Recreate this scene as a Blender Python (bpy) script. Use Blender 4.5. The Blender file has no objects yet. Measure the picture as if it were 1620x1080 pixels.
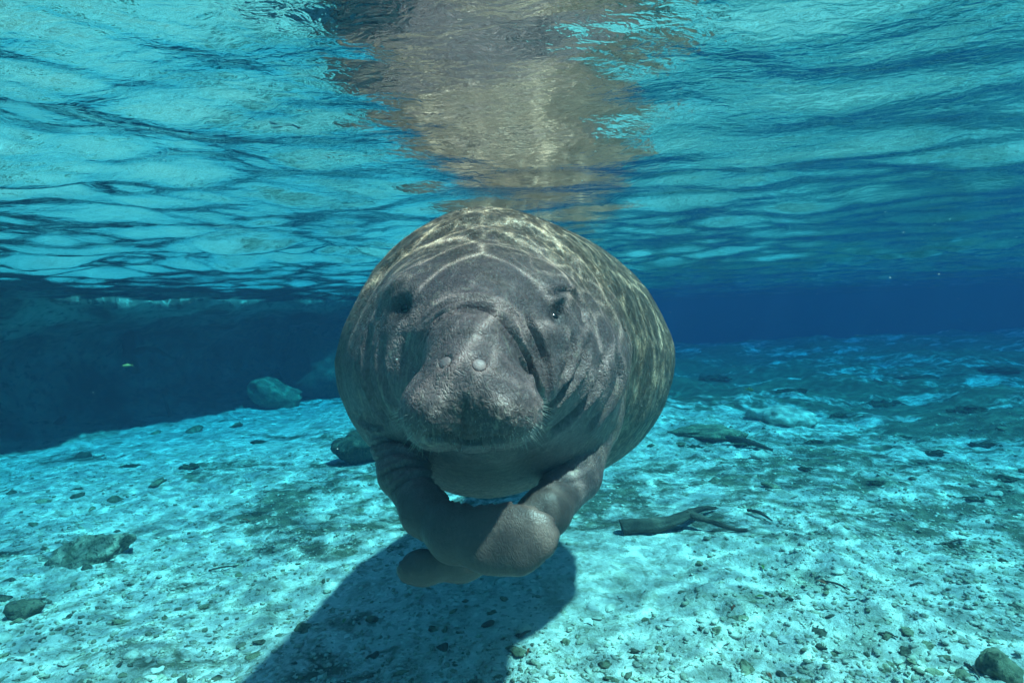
import bpy, bmesh, math, random
import numpy as np
from mathutils import Vector, Matrix

random.seed(7)
rng = np.random.default_rng(7)
sc = bpy.context.scene
COL = sc.collection
R = math.radians

# ------------------------------------------------------------------ camera, sky, sun, exposure
F = 965.0                      # focal length in photograph pixels (1620 wide)
CAM_Z = -0.38                  # the water surface is z = 0
PITCH = math.atan(40 / F)
ROLL = R(-2.5)
cam_d = bpy.data.cameras.new('camera')
cam_d.sensor_width = 36.0
cam_d.lens = 36.0 * F / 1620.0
cam_d.clip_start = 0.02
cam_d.clip_end = 500
cam = bpy.data.objects.new('camera', cam_d)
COL.objects.link(cam)
cam.location = (0, 0, CAM_Z)
cam.rotation_euler = (Matrix.Rotation(math.pi / 2 - PITCH, 3, 'X') @ Matrix.Rotation(ROLL, 3, 'Z')).to_euler()
sc.camera = cam

SUN_DIR = Vector((-0.43, 0.24, -1.0)).normalized()      # the way the light travels
sun_el = math.asin(-SUN_DIR.z)
w = bpy.data.worlds.new('World')
sc.world = w
w.use_nodes = True
wn = w.node_tree
sky = wn.nodes.new('ShaderNodeTexSky')
sky.sky_type = 'NISHITA'
sky.sun_disc = False
sky.sun_elevation = sun_el
sky.sun_rotation = math.atan2(-SUN_DIR.x, -SUN_DIR.y)
bg = wn.nodes['Background']
bg.inputs['Strength'].default_value = 0.10
wn.links.new(sky.outputs[0], bg.inputs['Color'])

sun_d = bpy.data.lights.new('sun', 'SUN')
sun_d.energy = 5.0
sun_d.angle = R(1.8)
sun_d.color = (1.0, 0.90, 0.77)
sun = bpy.data.objects.new('sun', sun_d)
COL.objects.link(sun)
sun.rotation_euler = SUN_DIR.to_track_quat('-Z', 'Y').to_euler()
sun.location = (3, -2, 8)

sc.view_settings.view_transform = 'Standard'
sc.view_settings.look = 'None'
sc.view_settings.exposure = 0.45
sc.view_settings.gamma = 1
sc.view_settings.use_curve_mapping = False

sc.render.engine = 'CYCLES'
cy = sc.cycles
cy.use_denoising = True
try:
    cy.denoiser = 'OPENIMAGEDENOISE'
except Exception:
    pass
cy.max_bounces = 6
cy.diffuse_bounces = 2
cy.glossy_bounces = 3
cy.transmission_bounces = 2
cy.volume_bounces = 1
cy.transparent_max_bounces = 6
cy.sample_clamp_indirect = 6
cy.use_adaptive_sampling = True
cy.adaptive_threshold = 0.03

CP, SP = math.cos(PITCH), math.sin(PITCH)
CR, SR = math.cos(ROLL), math.sin(ROLL)


def at(px, py, D):
    """point of the place seen at photograph pixel (px, py), D metres in front of the camera (world Y)"""
    u = (px - 810) / F
    v = (540 - py) / F
    u, v = u * CR - v * SR, u * SR + v * CR
    dx, dy, dz = u, CP + v * SP, -SP + v * CP
    s = D / dy
    return Vector((dx * s, D, CAM_Z + dz * s))


# ------------------------------------------------------------------ noise
def _hash(ix, iy, iz, seed):
    h = (ix.astype(np.int64) * 374761393 + iy.astype(np.int64) * 668265263 + iz.astype(np.int64) * 2147483647 + seed * 1274126177) & 0xFFFFFFFF
    h = ((h ^ (h >> 13)) * 1274126177) & 0xFFFFFFFF
    h = (h ^ (h >> 16)) & 0xFFFFFFFF
    return h.astype(np.float64) / 4294967295.0


def vnoise(x, y, z=0.0, seed=0):
    """value noise, about -1..1"""
    x, y, z = np.broadcast_arrays(np.asarray(x, float), np.asarray(y, float), np.asarray(z, float))
    ix, iy, iz = np.floor(x), np.floor(y), np.floor(z)
    fx, fy, fz = x - ix, y - iy, z - iz
    fx = fx * fx * fx * (fx * (fx * 6 - 15) + 10)
    fy = fy * fy * fy * (fy * (fy * 6 - 15) + 10)
    fz = fz * fz * fz * (fz * (fz * 6 - 15) + 10)
    out = 0.0
    for a in (0, 1):
        wa = fx if a else 1 - fx
        for b in (0, 1):
            wb = fy if b else 1 - fy
            for c in (0, 1):
                wc = fz if c else 1 - fz
                out = out + wa * wb * wc * _hash(ix + a, iy + b, iz + c, seed)
    return out * 2 - 1


def fbm(x, y, z=0.0, seed=0, octaves=4, gain=0.5):
    t, a, f, n = 0.0, 1.0, 1.0, 0.0
    for o in range(octaves):
        t = t + a * vnoise(np.asarray(x) * f, np.asarray(y) * f, np.asarray(z) * f, seed + 17 * o)
        n += a
        a *= gain
        f *= 2.03
    return t / n


def sstep(a, b, x):
    t = np.clip((x - a) / (b - a), 0, 1)
    return t * t * (3 - 2 * t)


# ------------------------------------------------------------------ object helpers
def mesh_obj(name, verts, faces, mat, parent=None, smooth=True):
    me = bpy.data.meshes.new(name)
    verts = np.asarray(verts, dtype=np.float32)
    if isinstance(faces, np.ndarray):
        k = faces.shape[1]
        me.vertices.add(len(verts))
        me.vertices.foreach_set('co', verts.ravel())
        me.loops.add(faces.size)
        me.loops.foreach_set('vertex_index', faces.astype(np.int32).ravel())
        me.polygons.add(len(faces))
        me.polygons.foreach_set('loop_start', np.arange(0, faces.size, k, dtype=np.int32))
        me.polygons.foreach_set('loop_total', np.full(len(faces), k, dtype=np.int32))
        me.update(calc_edges=True)
    else:
        me.from_pydata([tuple(v) for v in verts], [], faces)
    me.validate()
    if smooth:
        me.polygons.foreach_set('use_smooth', np.ones(len(me.polygons), dtype=bool))
    me.materials.append(mat)
    ob = bpy.data.objects.new(name, me)
    COL.objects.link(ob)
    if parent:
        ob.parent = parent
    return ob


def tag(o, label=None, cat=None, group=None, kind=None):
    if label: o['label'] = label
    if cat: o['category'] = cat
    if group: o['group'] = group
    if kind: o['kind'] = kind
    return o


def empty(name, loc=(0, 0, 0)):
    o = bpy.data.objects.new(name, None)
    o.empty_display_size = 0.1
    COL.objects.link(o)
    o.location = loc
    return o


def grid_faces(nu, nv):
    i = np.arange(nu * nv).reshape(nu, nv)
    return np.stack([i[:-1, :-1].ravel(), i[1:, :-1].ravel(), i[1:, 1:].ravel(), i[:-1, 1:].ravel()], axis=1)


def spaced(a, b, d0, grow):
    """positions from a to b with steps growing from d0"""
    out = [a]
    d = d0
    while out[-1] < b:
        out.append(out[-1] + d)
        d *= grow
    return np.array(out)


# ------------------------------------------------------------------ node helpers
class Mat:
    def __init__(self, name):
        self.m = bpy.data.materials.new(name)
        self.m.use_nodes = True
        self.t = self.m.node_tree
        self.t.nodes.clear()
        self.out = self.n('ShaderNodeOutputMaterial')

    def n(self, kind, **kw):
        nd = self.t.nodes.new(kind)
        for k, v in kw.items():
            setattr(nd, k, v)
        return nd

    def l(self, a, b):
        self.t.links.new(a, b)

    def val(self, sock, v):
        if hasattr(v, 'default_value') or hasattr(v, 'links'):
            self.l(v, sock)
        else:
            sock.default_value = v

    def pos(self):
        return self.n('ShaderNodeNewGeometry').outputs['Position']

    def obj(self):
        return self.n('ShaderNodeTexCoord').outputs['Object']

    def mapping(self, vec, scale=(1, 1, 1), rot=(0, 0, 0), loc=(0, 0, 0)):
        m = self.n('ShaderNodeMapping')
        self.l(vec, m.inputs['Vector'])
        m.inputs['Scale'].default_value = scale
        m.inputs['Rotation'].default_value = rot
        m.inputs['Location'].default_value = loc
        return m.outputs[0]

    def noise(self, vec, scale, detail=4, rough=0.55, dist=0.0, out='Fac'):
        t = self.n('ShaderNodeTexNoise')
        self.l(vec, t.inputs['Vector'])
        t.inputs['Scale'].default_value = scale
        t.inputs['Detail'].default_value = detail
        t.inputs['Roughness'].default_value = rough
        t.inputs['Distortion'].default_value = dist
        return t.outputs['Fac' if out == 'Fac' else 'Color']

    def vor(self, vec, scale, feature='DISTANCE_TO_EDGE', dims='3D', out='Distance'):
        t = self.n('ShaderNodeTexVoronoi', feature=feature, voronoi_dimensions=dims)
        self.l(vec, t.inputs['Vector'])
        t.inputs['Scale'].default_value = scale
        return t.outputs[out]

    def ramp(self, fac, stops, interp='LINEAR'):
        r = self.n('ShaderNodeValToRGB')
        r.color_ramp.interpolation = interp
        e = r.color_ramp.elements
        while len(e) < len(stops):
            e.new(0.5)
        for el, (p, c) in zip(e, stops):
            el.position = p
            el.color = (c, c, c, 1) if isinstance(c, (int, float)) else (*c, 1)
        self.l(fac, r.inputs['Fac'])
        return r.outputs['Color']

    def math(self, op, a, b=0.0, clamp=False):
        m = self.n('ShaderNodeMath', operation=op, use_clamp=clamp)
        self.val(m.inputs[0], a)
        self.val(m.inputs[1], b)
        return m.outputs[0]

    def mix(self, fac, a, b, blend='MIX'):
        m = self.n('ShaderNodeMix', data_type='RGBA', blend_type=blend)
        self.val(m.inputs['Factor'], fac)
        for s, v in ((m.inputs[6], a), (m.inputs[7], b)):
            if isinstance(v, tuple):
                s.default_value = (*v, 1)
            else:
                self.l(v, s)
        return m.outputs[2]

    def vadd(self, a, b, scale=1.0):
        s = self.n('ShaderNodeVectorMath', operation='SCALE')
        self.l(b, s.inputs[0])
        s.inputs['Scale'].default_value = scale
        m = self.n('ShaderNodeVectorMath', operation='ADD')
        self.l(a, m.inputs[0])
        self.l(s.outputs[0], m.inputs[1])
        return m.outputs[0]

    def bump(self, height, strength=0.5, dist=0.01, normal=None):
        b = self.n('ShaderNodeBump')
        b.inputs['Strength'].default_value = strength
        b.inputs['Distance'].default_value = dist
        self.l(height, b.inputs['Height'])
        if normal is not None:
            self.l(normal, b.inputs['Normal'])
        return b.outputs[0]

    def principled(self, color, rough=0.7, spec=0.3, normal=None, sss=0.0):
        p = self.n('ShaderNodeBsdfPrincipled')
        if isinstance(color, tuple):
            p.inputs['Base Color'].default_value = (*color, 1)
        else:
            self.l(color, p.inputs['Base Color'])
        self.val(p.inputs['Roughness'], rough)
        p.inputs['Specular IOR Level'].default_value = spec
        if normal is not None:
            self.l(normal, p.inputs['Normal'])
        self.l(p.outputs[0], self.out.inputs['Surface'])
        return p


# ------------------------------------------------------------------ materials
def mat_water():
    m = Mat('water_surface')
    p = m.pos()
    # fine capillary ripples on top of the modelled waves
    r1 = m.noise(m.mapping(p, (1, 1.5, 1), (0, 0, 0.25)), 26, 3, 0.5, 0.6)
    r2 = m.noise(m.mapping(p, (1, 1.2, 1), (0, 0, -0.5)), 75, 2, 0.5, 0.3)
    n1 = m.bump(r1, 0.50, 0.006)
    n2 = m.bump(r2, 0.30, 0.0015, n1)
    fr = m.n('ShaderNodeFresnel')
    fr.inputs['IOR'].default_value = 1.333
    # below a twentieth the mirror share is dropped, so light going down simply passes
    fac = m.math('MULTIPLY', m.math('SUBTRACT', fr.outputs[0], 0.05), 1.0 / 0.95, True)
    gl = m.n('ShaderNodeBsdfGlossy')
    gl.inputs['Roughness'].default_value = 0.0
    gl.inputs['Color'].default_value = (1, 1, 1, 1)
    m.l(n2, gl.inputs['Normal'])
    # caustic light net painted into the surface's transparent colour, standing in for refraction
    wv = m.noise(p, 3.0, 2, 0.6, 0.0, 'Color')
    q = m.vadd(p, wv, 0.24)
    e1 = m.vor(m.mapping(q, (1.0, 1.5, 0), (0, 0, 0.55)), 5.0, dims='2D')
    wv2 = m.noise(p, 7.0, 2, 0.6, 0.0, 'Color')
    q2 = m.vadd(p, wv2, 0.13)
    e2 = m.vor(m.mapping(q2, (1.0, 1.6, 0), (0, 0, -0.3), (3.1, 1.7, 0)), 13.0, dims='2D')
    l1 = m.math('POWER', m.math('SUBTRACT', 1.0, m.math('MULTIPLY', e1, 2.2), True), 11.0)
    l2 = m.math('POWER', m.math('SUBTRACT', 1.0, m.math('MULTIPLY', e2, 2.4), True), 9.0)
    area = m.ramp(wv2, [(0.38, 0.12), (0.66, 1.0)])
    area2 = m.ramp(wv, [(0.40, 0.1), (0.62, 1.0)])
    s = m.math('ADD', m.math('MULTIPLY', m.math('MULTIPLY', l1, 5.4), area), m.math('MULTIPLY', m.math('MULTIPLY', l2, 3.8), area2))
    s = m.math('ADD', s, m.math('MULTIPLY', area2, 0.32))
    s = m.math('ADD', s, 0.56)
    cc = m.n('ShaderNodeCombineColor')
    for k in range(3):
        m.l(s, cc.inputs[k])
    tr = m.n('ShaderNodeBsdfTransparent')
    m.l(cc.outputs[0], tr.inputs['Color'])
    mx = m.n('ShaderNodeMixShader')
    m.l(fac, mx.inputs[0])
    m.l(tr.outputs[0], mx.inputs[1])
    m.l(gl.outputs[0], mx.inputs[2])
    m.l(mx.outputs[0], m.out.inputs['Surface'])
    return m.m


def mat_bed():
    m = Mat('sandy_bed')
    p = m.pos()
    big = m.noise(m.mapping(p, (0.6, 1.0, 1), (0, 0, 0.35)), 1.0, 6, 0.66, 0.7)
    mid = m.noise(p, 6.0, 5, 0.7, 0.4)
    fine = m.noise(p, 38, 3, 0.75)
    grit = m.vor(m.vadd(p, m.noise(p, 30, 2, 0.5, 0, 'Color'), 0.03), 48, 'F1', '3D', 'Color')
    sand = m.mix(fine, (0.45, 0.43, 0.37), (0.74, 0.72, 0.64))
    g = m.n('ShaderNodeSeparateColor')
    m.l(grit, g.inputs[0])
    sand = m.mix(m.ramp(g.outputs[0], [(0.66, 0.0), (0.9, 0.6)]), sand, (0.24, 0.235, 0.165))
    sand = m.mix(m.ramp(g.outputs[2], [(0.8, 0.0), (0.95, 0.7)]), sand, (0.80, 0.78, 0.70))
    sand = m.mix(m.ramp(mid, [(0.47, 0.0), (0.66, 0.8)]), sand, m.mix(fine, (0.18, 0.18, 0.12), (0.40, 0.39, 0.29)))
    # dark algae and leaf litter, thicker towards the open river
    sx = m.n('ShaderNodeSeparateXYZ')
    m.l(p, sx.inputs[0])
    side = m.ramp(m.math('ADD', m.math('MULTIPLY', sx.outputs['X'], 0.08), m.math('MULTIPLY', sx.outputs['Y'], 0.06)), [(0.25, 0.0), (0.75, 1.0)])
    thr = m.math('ADD', big, m.math('MULTIPLY', side, 0.19))
    thr = m.math('ADD', thr, m.math('MULTIPLY', m.math('SUBTRACT', mid, 0.5), 0.55))
    litter = m.ramp(thr, [(0.555, 0.0), (0.655, 0.92)])
    col = m.mix(litter, sand, m.mix(fine, (0.030, 0.038, 0.024), (0.15, 0.155, 0.095)))
    h = m.math('ADD', m.math('MULTIPLY', mid, 0.9), m.math('MULTIPLY', fine, 0.6))
    h = m.math('ADD', h, m.math('MULTIPLY', g.outputs[1], 0.3))
    m.principled(col, 0.9, 0.12, m.bump(h, 0.9, 0.03))
    return m.m


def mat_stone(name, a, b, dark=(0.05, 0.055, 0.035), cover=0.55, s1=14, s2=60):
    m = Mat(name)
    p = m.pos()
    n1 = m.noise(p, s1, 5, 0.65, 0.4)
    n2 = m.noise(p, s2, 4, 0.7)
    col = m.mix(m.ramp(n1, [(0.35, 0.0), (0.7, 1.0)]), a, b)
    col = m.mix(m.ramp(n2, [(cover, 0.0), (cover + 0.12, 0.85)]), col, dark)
    h = m.math('ADD', n1, m.math('MULTIPLY', n2, 0.5))
    m.principled(col, 0.85, 0.2, m.bump(h, 0.7, 0.02))
    return m.m


def mat_skin():
    m = Mat('manatee_skin')
    p = m.obj()
    sx = m.n('ShaderNodeSeparateXYZ')
    m.l(p, sx.inputs[0])
    n_big = m.noise(p, 4.5, 4, 0.65, 0.5)
    streak = m.noise(m.mapping(p, (1.0, 1.0, 0.25), (0, 0.25, 0)), 30, 3, 0.7, 0.5)
    spots = m.noise(p, 60, 3, 0.75)
    mid = m.noise(p, 15, 3, 0.7, 0.4)
    grey = m.mix(n_big, (0.104, 0.060, 0.057), (0.235, 0.139, 0.134))
    grey = m.mix(m.ramp(mid, [(0.45, 0.0), (0.7, 0.6)]), grey, (0.31, 0.188, 0.176))
    sk = m.ramp(streak, [(0.40, 0.0), (0.60, 1.0)])
    algae = m.mix(sk, (0.090, 0.046, 0.022), (0.37, 0.212, 0.132))
    algae = m.mix(m.ramp(mid, [(0.46, 0.0), (0.60, 0.85)]), algae, (0.064, 0.033, 0.012))
    # algae grows on the back and flanks, face stays bare
    back = m.math('ADD', m.math('MULTIPLY', m.math('SUBTRACT', sx.outputs['Y'], 1.45), 3.0), m.math('MULTIPLY', m.math('SUBTRACT', mid, 0.5), 2.0))
    up = m.math('MULTIPLY', m.math('ADD', sx.outputs['Z'], 0.34), 3.4)
    alg = m.math('ADD', back, m.math('MAXIMUM', m.math('MINIMUM', up, 0.5), -0.4), False)
    alg = m.math('ADD', alg, 0.05, True)
    col = m.mix(m.math('MULTIPLY', alg, 0.9), grey, algae)
    # dark bristle pads on the lips: their pigment, with shade painted in
    dz = m.math('MULTIPLY', m.math('ADD', sx.outputs['Z'], 0.572), 17.0)
    dx = m.math('MULTIPLY', m.math('ADD', sx.outputs['X'], 0.087), 8.0)
    dy = m.math('MULTIPLY', m.math('SUBTRACT', sx.outputs['Y'], 1.15), 7.0)
    rr = m.math('ADD', m.math('ADD', m.math('MULTIPLY', dx, dx), m.math('MULTIPLY', dz, dz)), m.math('MULTIPLY', dy, dy))
    padm = m.math('MULTIPLY', m.math('SUBTRACT', 1.9, m.math('ADD', rr, m.math('MULTIPLY', mid, 1.2)), True), 0.85)
    col = m.mix(padm, col, m.mix(spots, (0.022, 0.016, 0.016), (0.120, 0.082, 0.076)))
    fleck = m.noise(m.mapping(p, (1.0, 1.0, 0.4), (0, 0.25, 0)), 130, 2, 0.7)
    rg = m.math('ADD', 0.55, m.math('MULTIPLY', alg, 0.45))
    col = m.mix(m.math('MULTIPLY', m.ramp(spots, [(0.50, 0.0), (0.62, 0.65)]), rg), col, (0.055, 0.040, 0.032))
    col = m.mix(m.math('MULTIPLY', m.ramp(fleck, [(0.55, 0.0), (0.72, 0.5)]), rg), col, (0.48, 0.34, 0.27))
    col = m.mix(m.math('MULTIPLY', m.ramp(fleck, [(0.30, 0.5), (0.45, 0.0)]), rg), col, (0.045, 0.034, 0.028))
    col = m.mix(m.ramp(streak, [(0.60, 0.0), (0.76, 0.4)]), col, (0.56, 0.41, 0.30))
    # darker skin on the flippers and round the eyes
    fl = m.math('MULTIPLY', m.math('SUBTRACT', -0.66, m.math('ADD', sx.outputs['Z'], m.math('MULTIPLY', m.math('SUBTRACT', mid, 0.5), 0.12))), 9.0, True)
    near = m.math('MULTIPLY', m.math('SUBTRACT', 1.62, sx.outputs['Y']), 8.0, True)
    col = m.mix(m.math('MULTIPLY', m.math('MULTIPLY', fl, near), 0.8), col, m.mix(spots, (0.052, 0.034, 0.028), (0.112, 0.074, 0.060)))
    for e in (EYE_L, EYE_R):
        dn = m.n('ShaderNodeVectorMath', operation='DISTANCE')
        m.l(p, dn.inputs[0])
        dn.inputs[1].default_value = e
        em = m.ramp(m.math('ADD', dn.outputs['Value'], m.math('MULTIPLY', m.math('SUBTRACT', mid, 0.5), 0.03)), [(0.016, 0.8), (0.042, 0.0)], 'EASE')
        col = m.mix(em, col, (0.035, 0.030, 0.032))
    # skin relief: fine crossed creases and pores
    cr = m.vor(m.mapping(m.vadd(p, m.noise(p, 30, 1, 0.5, 0, 'Color'), 0.03), (1, 1, 0.6)), 120)
    c2 = m.ramp(cr, [(0.0, 0.0), (0.25, 1.0)])
    h = m.math('ADD', m.math('MULTIPLY', c2, 0.16), m.math('MULTIPLY', spots, 0.35))
    h = m.math('ADD', h, m.math('MULTIPLY', streak, 0.7))
    # coarse bristle bumps on the lip pads, and level wrinkles across the snout
    br = m.vor(p, 75, 'SMOOTH_F1')
    h = m.math('ADD', h, m.math('MULTIPLY', m.math('MULTIPLY', m.math('SUBTRACT', 1.0, br), padm), 1.0))
    wk = m.noise(m.mapping(p, (0.35, 0.6, 1.6)), 55, 2, 0.6, 0.8)
    h = m.math('ADD', h, m.math('MULTIPLY', wk, 0.25))
    h = m.math('ADD', h, m.math('MULTIPLY', fleck, 0.35))
    h = m.math('MULTIPLY', h, m.math('SUBTRACT', 1.0, m.math('MULTIPLY', m.math('MULTIPLY', fl, near), 0.6)))
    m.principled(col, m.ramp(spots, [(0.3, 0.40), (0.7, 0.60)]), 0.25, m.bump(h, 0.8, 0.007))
    return m.m


def mat_plain(name, c1, c2, scale=30, rough=0.7, spec=0.3, bump=0.3):
    m = Mat(name)
    p = m.obj()
    n = m.noise(p, scale, 4, 0.6)
    m.principled(m.mix(n, c1, c2), rough, spec, m.bump(n, bump, 0.005))
    return m.m


def mat_haze():
    m = Mat('water_haze')
    v = m.n('ShaderNodeVolumePrincipled')
    v.inputs['Color'].default_value = (0.009, 0.022, 0.038, 1)
    v.inputs['Absorption Color'].default_value = (0.0, 0.53, 0.74, 1)
    v.inputs['Density'].default_value = 0.46
    v.inputs['Anisotropy'].default_value = 0.2
    m.l(v.outputs[0], m.out.inputs['Volume'])
    return m.m


M = {
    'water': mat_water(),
    'bed': mat_bed(),
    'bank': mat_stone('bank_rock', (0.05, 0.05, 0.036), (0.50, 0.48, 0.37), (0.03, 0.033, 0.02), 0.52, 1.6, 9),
    'pale': mat_stone('pale_limestone', (0.45, 0.42, 0.33), (0.72, 0.69, 0.58), (0.16, 0.16, 0.09), 0.56),
    'mossy': mat_stone('mossy_stone', (0.13, 0.135, 0.075), (0.33, 0.32, 0.20), (0.035, 0.04, 0.022), 0.5),
    'darks': mat_stone('dark_stone', (0.05, 0.055, 0.035), (0.14, 0.135, 0.09), (0.02, 0.022, 0.014), 0.5),
    'silt_olive': mat_stone('silted_olive_gravel', (0.30, 0.30, 0.21), (0.50, 0.48, 0.37), (0.12, 0.12, 0.07), 0.58),
    'silt_dark': mat_stone('silted_dark_gravel', (0.12, 0.125, 0.08), (0.28, 0.27, 0.19), (0.05, 0.05, 0.03), 0.55),
    'algae': mat_stone('dark_algae', (0.022, 0.032, 0.016), (0.075, 0.085, 0.045), (0.012, 0.016, 0.008), 0.5),
    'slab': mat_stone('weathered_slab', (0.10, 0.105, 0.06), (0.46, 0.44, 0.33), (0.03, 0.034, 0.02), 0.5),
    'shell': mat_plain('shell_white', (0.80, 0.77, 0.70), (0.55, 0.50, 0.42), 60, 0.5, 0.4),
    'wood': mat_plain('waterlogged_wood', (0.03, 0.027, 0.02), (0.12, 0.105, 0.075), 70, 0.85, 0.15, 1.0),
    'eye': mat_plain('eye_black', (0.006, 0.006, 0.007), (0.012, 0.011, 0.011), 20, 0.12, 0.6, 0.0),
    'nostril': mat_plain('nostril_skin', (0.25, 0.160, 0.155), (0.17, 0.108, 0.104), 160, 0.5, 0.35, 0.3),
    'nail': mat_plain('toenail', (0.42, 0.38, 0.36), (0.30, 0.26, 0.24), 90, 0.35, 0.5, 0.1),
    'hair': mat_plain('whisker', (0.40, 0.37, 0.33), (0.25, 0.23, 0.20), 20, 0.5, 0.3, 0.0),
    'leaf_red': mat_plain('dead_leaf_red', (0.30, 0.09, 0.03), (0.20, 0.06, 0.03), 50, 0.6),
    'leaf_green': mat_plain('leaf_green', (0.07, 0.16, 0.03), (0.13, 0.22, 0.05), 50, 0.6),
    'fish': mat_plain('fish_scales', (0.42, 0.40, 0.12), (0.26, 0.25, 0.10), 80, 0.4, 0.5),
    'speck': mat_plain('speck', (0.7, 0.7, 0.65), (0.5, 0.5, 0.45), 20, 0.9),
    'haze': mat_haze(),
}

# ------------------------------------------------------------------ water surface
def make_water():
    y = np.concatenate([-spaced(-0.4, 6.0, 0.03, 1.06)[::-1], spaced(0.4, 30, 0.007, 1.0085)[1:]])
    xh = spaced(0.0, 22, 0.010, 1.0125)
    x = np.concatenate([-xh[:0:-1], xh])
    X, Y = np.meshgrid(x, y, indexing='ij')
    Z = np.zeros_like(X)
    g = np.random.default_rng(21)
    for k in range(70):
        lam = 0.07 * (15.0 ** g.random())             # 0.07 .. 1.05 m
        th = math.pi / 2 + 0.28 + g.normal(0, 0.6)
        slope = 0.022 * (0.8 + 0.5 * g.random()) * (1.5 if lam > 0.5 else 2.0 if lam > 0.18 else 1.2)
        a = slope * lam / (2 * math.pi)
        kx, ky = math.cos(th) * 2 * math.pi / lam, math.sin(th) * 2 * math.pi / lam
        ph = g.random() * 6.283
        wx = 0.25 * lam * np.sin(X * 1.3 + Y * 0.7 + k)
        Z += a * np.sin(kx * (X + wx) + ky * (Y + wx * 0.7) + ph)
    # patches of calmer and rougher water
    Z *= 0.85 + 0.55 * vnoise(X * 0.9, Y * 0.9, 0, 5)
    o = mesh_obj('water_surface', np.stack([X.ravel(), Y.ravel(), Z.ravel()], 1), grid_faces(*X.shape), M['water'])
    tag(o, 'rippled water surface overhead mirroring the sandy bed', 'water', kind='structure')


make_water()

# ------------------------------------------------------------------ river bed
BED = -1.58


def bed_z(x, y):
    x = np.asarray(x, float); y = np.asarray(y, float)
    z = BED + 0.05 * fbm(x * 0.6, y * 0.6, 0, 31, 3)
    far = sstep(3.0, 7.5, y) * sstep(-3.5, 1.0, x)
    z = z + far * (0.26 * fbm(x * 0.9 + 5, y * 0.9, 0, 32, 5) + 0.05)
    z = z - sstep(16, 40, y) * 1.4
    z = z + 0.030 * fbm(x * 3.5, y * 3.5, 0, 33, 4)
    rough = 0.35 + 0.65 * sstep(-0.3, 0.4, fbm(x * 0.8 + 9, y * 0.8, 0, 34, 2))
    z = z + rough * (0.024 * fbm(x * 13, y * 13, 0, 35, 3) + 0.010 * np.abs(vnoise(x * 38, y * 38, 0, 36)))
    return z


def make_bed():
    y = np.concatenate([-spaced(-1.4, 6, 0.06, 1.1)[::-1], spaced(1.4, 45, 0.009, 1.0072)[1:]])
    xh = spaced(0.0, 30, 0.011, 1.0105)
    x = np.concatenate([-xh[:0:-1], xh])
    X, Y = np.meshgrid(x, y, indexing='ij')
    Z = bed_z(X, Y)
    o = mesh_obj('river_bed', np.stack([X.ravel(), Y.ravel(), Z.ravel()], 1), grid_faces(*X.shape), M['bed'])
    tag(o, 'pale sandy river bed with dark algae patches', 'river bed', kind='structure')


make_bed()


def on_bed(px, py):
    """where the view through a pixel meets the bed"""
    D = 2.0
    p = at(px, py, 1.0)
    s = (p.z - CAM_Z)
    for _ in range(4):
        zz = float(bed_z(p.x * D, D))
        D = (zz - CAM_Z) / s
        D = min(D, 20)
    p = at(px, py, D)
    return Vector((p.x, p.y, float(bed_z(p.x, p.y))))


# ------------------------------------------------------------------ undercut bank
def make_bank():
    path = [(-6.4, -1.0), (-5.9, 2.0), (-5.35, 4.2), (-4.95, 6.0), (-4.5, 7.9), (-3.5, 9.3), (-1.8, 11.2), (0.2, 15.0), (1.2, 19.0), (1.5, 26.0)]
    P = np.array(path)
    s = np.r_[0, np.cumsum(np.hypot(*np.diff(P, axis=0).T))]
    su = np.linspace(0, s[-1], 420)
    cx, cy_ = np.interp(su, s, P[:, 0]), np.interp(su, s, P[:, 1])
    for _ in range(30):
        cx[1:-1] = (cx[:-2] + cx[1:-1] * 2 + cx[2:]) / 4
        cy_[1:-1] = (cy_[:-2] + cy_[1:-1] * 2 + cy_[2:]) / 4
    tx, ty = np.gradient(cx), np.gradient(cy_)
    ln = np.hypot(tx, ty)
    nx, ny = -ty / ln, tx / ln          # away from the river (to the left)
    prof = [(0.0, -1.85), (0.15, -1.6), (0.7, -1.45), (1.25, -1.15), (1.35, -0.75), (1.1, -0.42), (0.45, -0.22), (-0.25, -0.13), (-0.52, -0.05), (-0.45, 0.07), (0.0, 0.11), (1.5, 0.13), (3.5, 0.14)]
    Q = np.array(prof)
    t = np.r_[0, np.cumsum(np.hypot(*np.diff(Q, axis=0).T))]
    tu = np.linspace(0, t[-1], 110)
    po, pz = np.interp(tu, t, Q[:, 0]), np.interp(tu, t, Q[:, 1])
    X = cx[:, None] + nx[:, None] * po[None]
    Y = cy_[:, None] + ny[:, None] * po[None]
    Z = np.repeat(pz[None], len(su), 0)
    lip = 0.35 * fbm(su * 0.8, 0 * su, 0, 41, 3)[:, None]
    d = 0.45 * fbm(X * 1.1, Y * 1.1, Z * 1.6, 42, 5) + lip
    X = X + nx[:, None] * d
    Y = Y + ny[:, None] * d
    Z = Z + np.where(Z < -0.02, 0.16 * fbm(X * 1.7 + 3, Y * 1.7, Z * 2, 43, 4), 0.02 * fbm(X * 3, Y * 3, 0, 44, 2))
    Z = np.minimum(Z, 0.18)
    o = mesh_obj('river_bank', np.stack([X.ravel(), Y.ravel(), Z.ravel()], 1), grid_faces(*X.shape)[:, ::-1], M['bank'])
    tag(o, 'dark undercut river bank shading the water', 'river bank', kind='structure')


make_bank()

# ------------------------------------------------------------------ manatee
def smin(a, b, k):
    h = np.clip(0.5 + 0.5 * (b - a) / k, 0, 1)
    return b + (a - b) * h - k * h * (1 - h)


def smax(a, b, k):
    return -smin(-a, -b, k)


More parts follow.
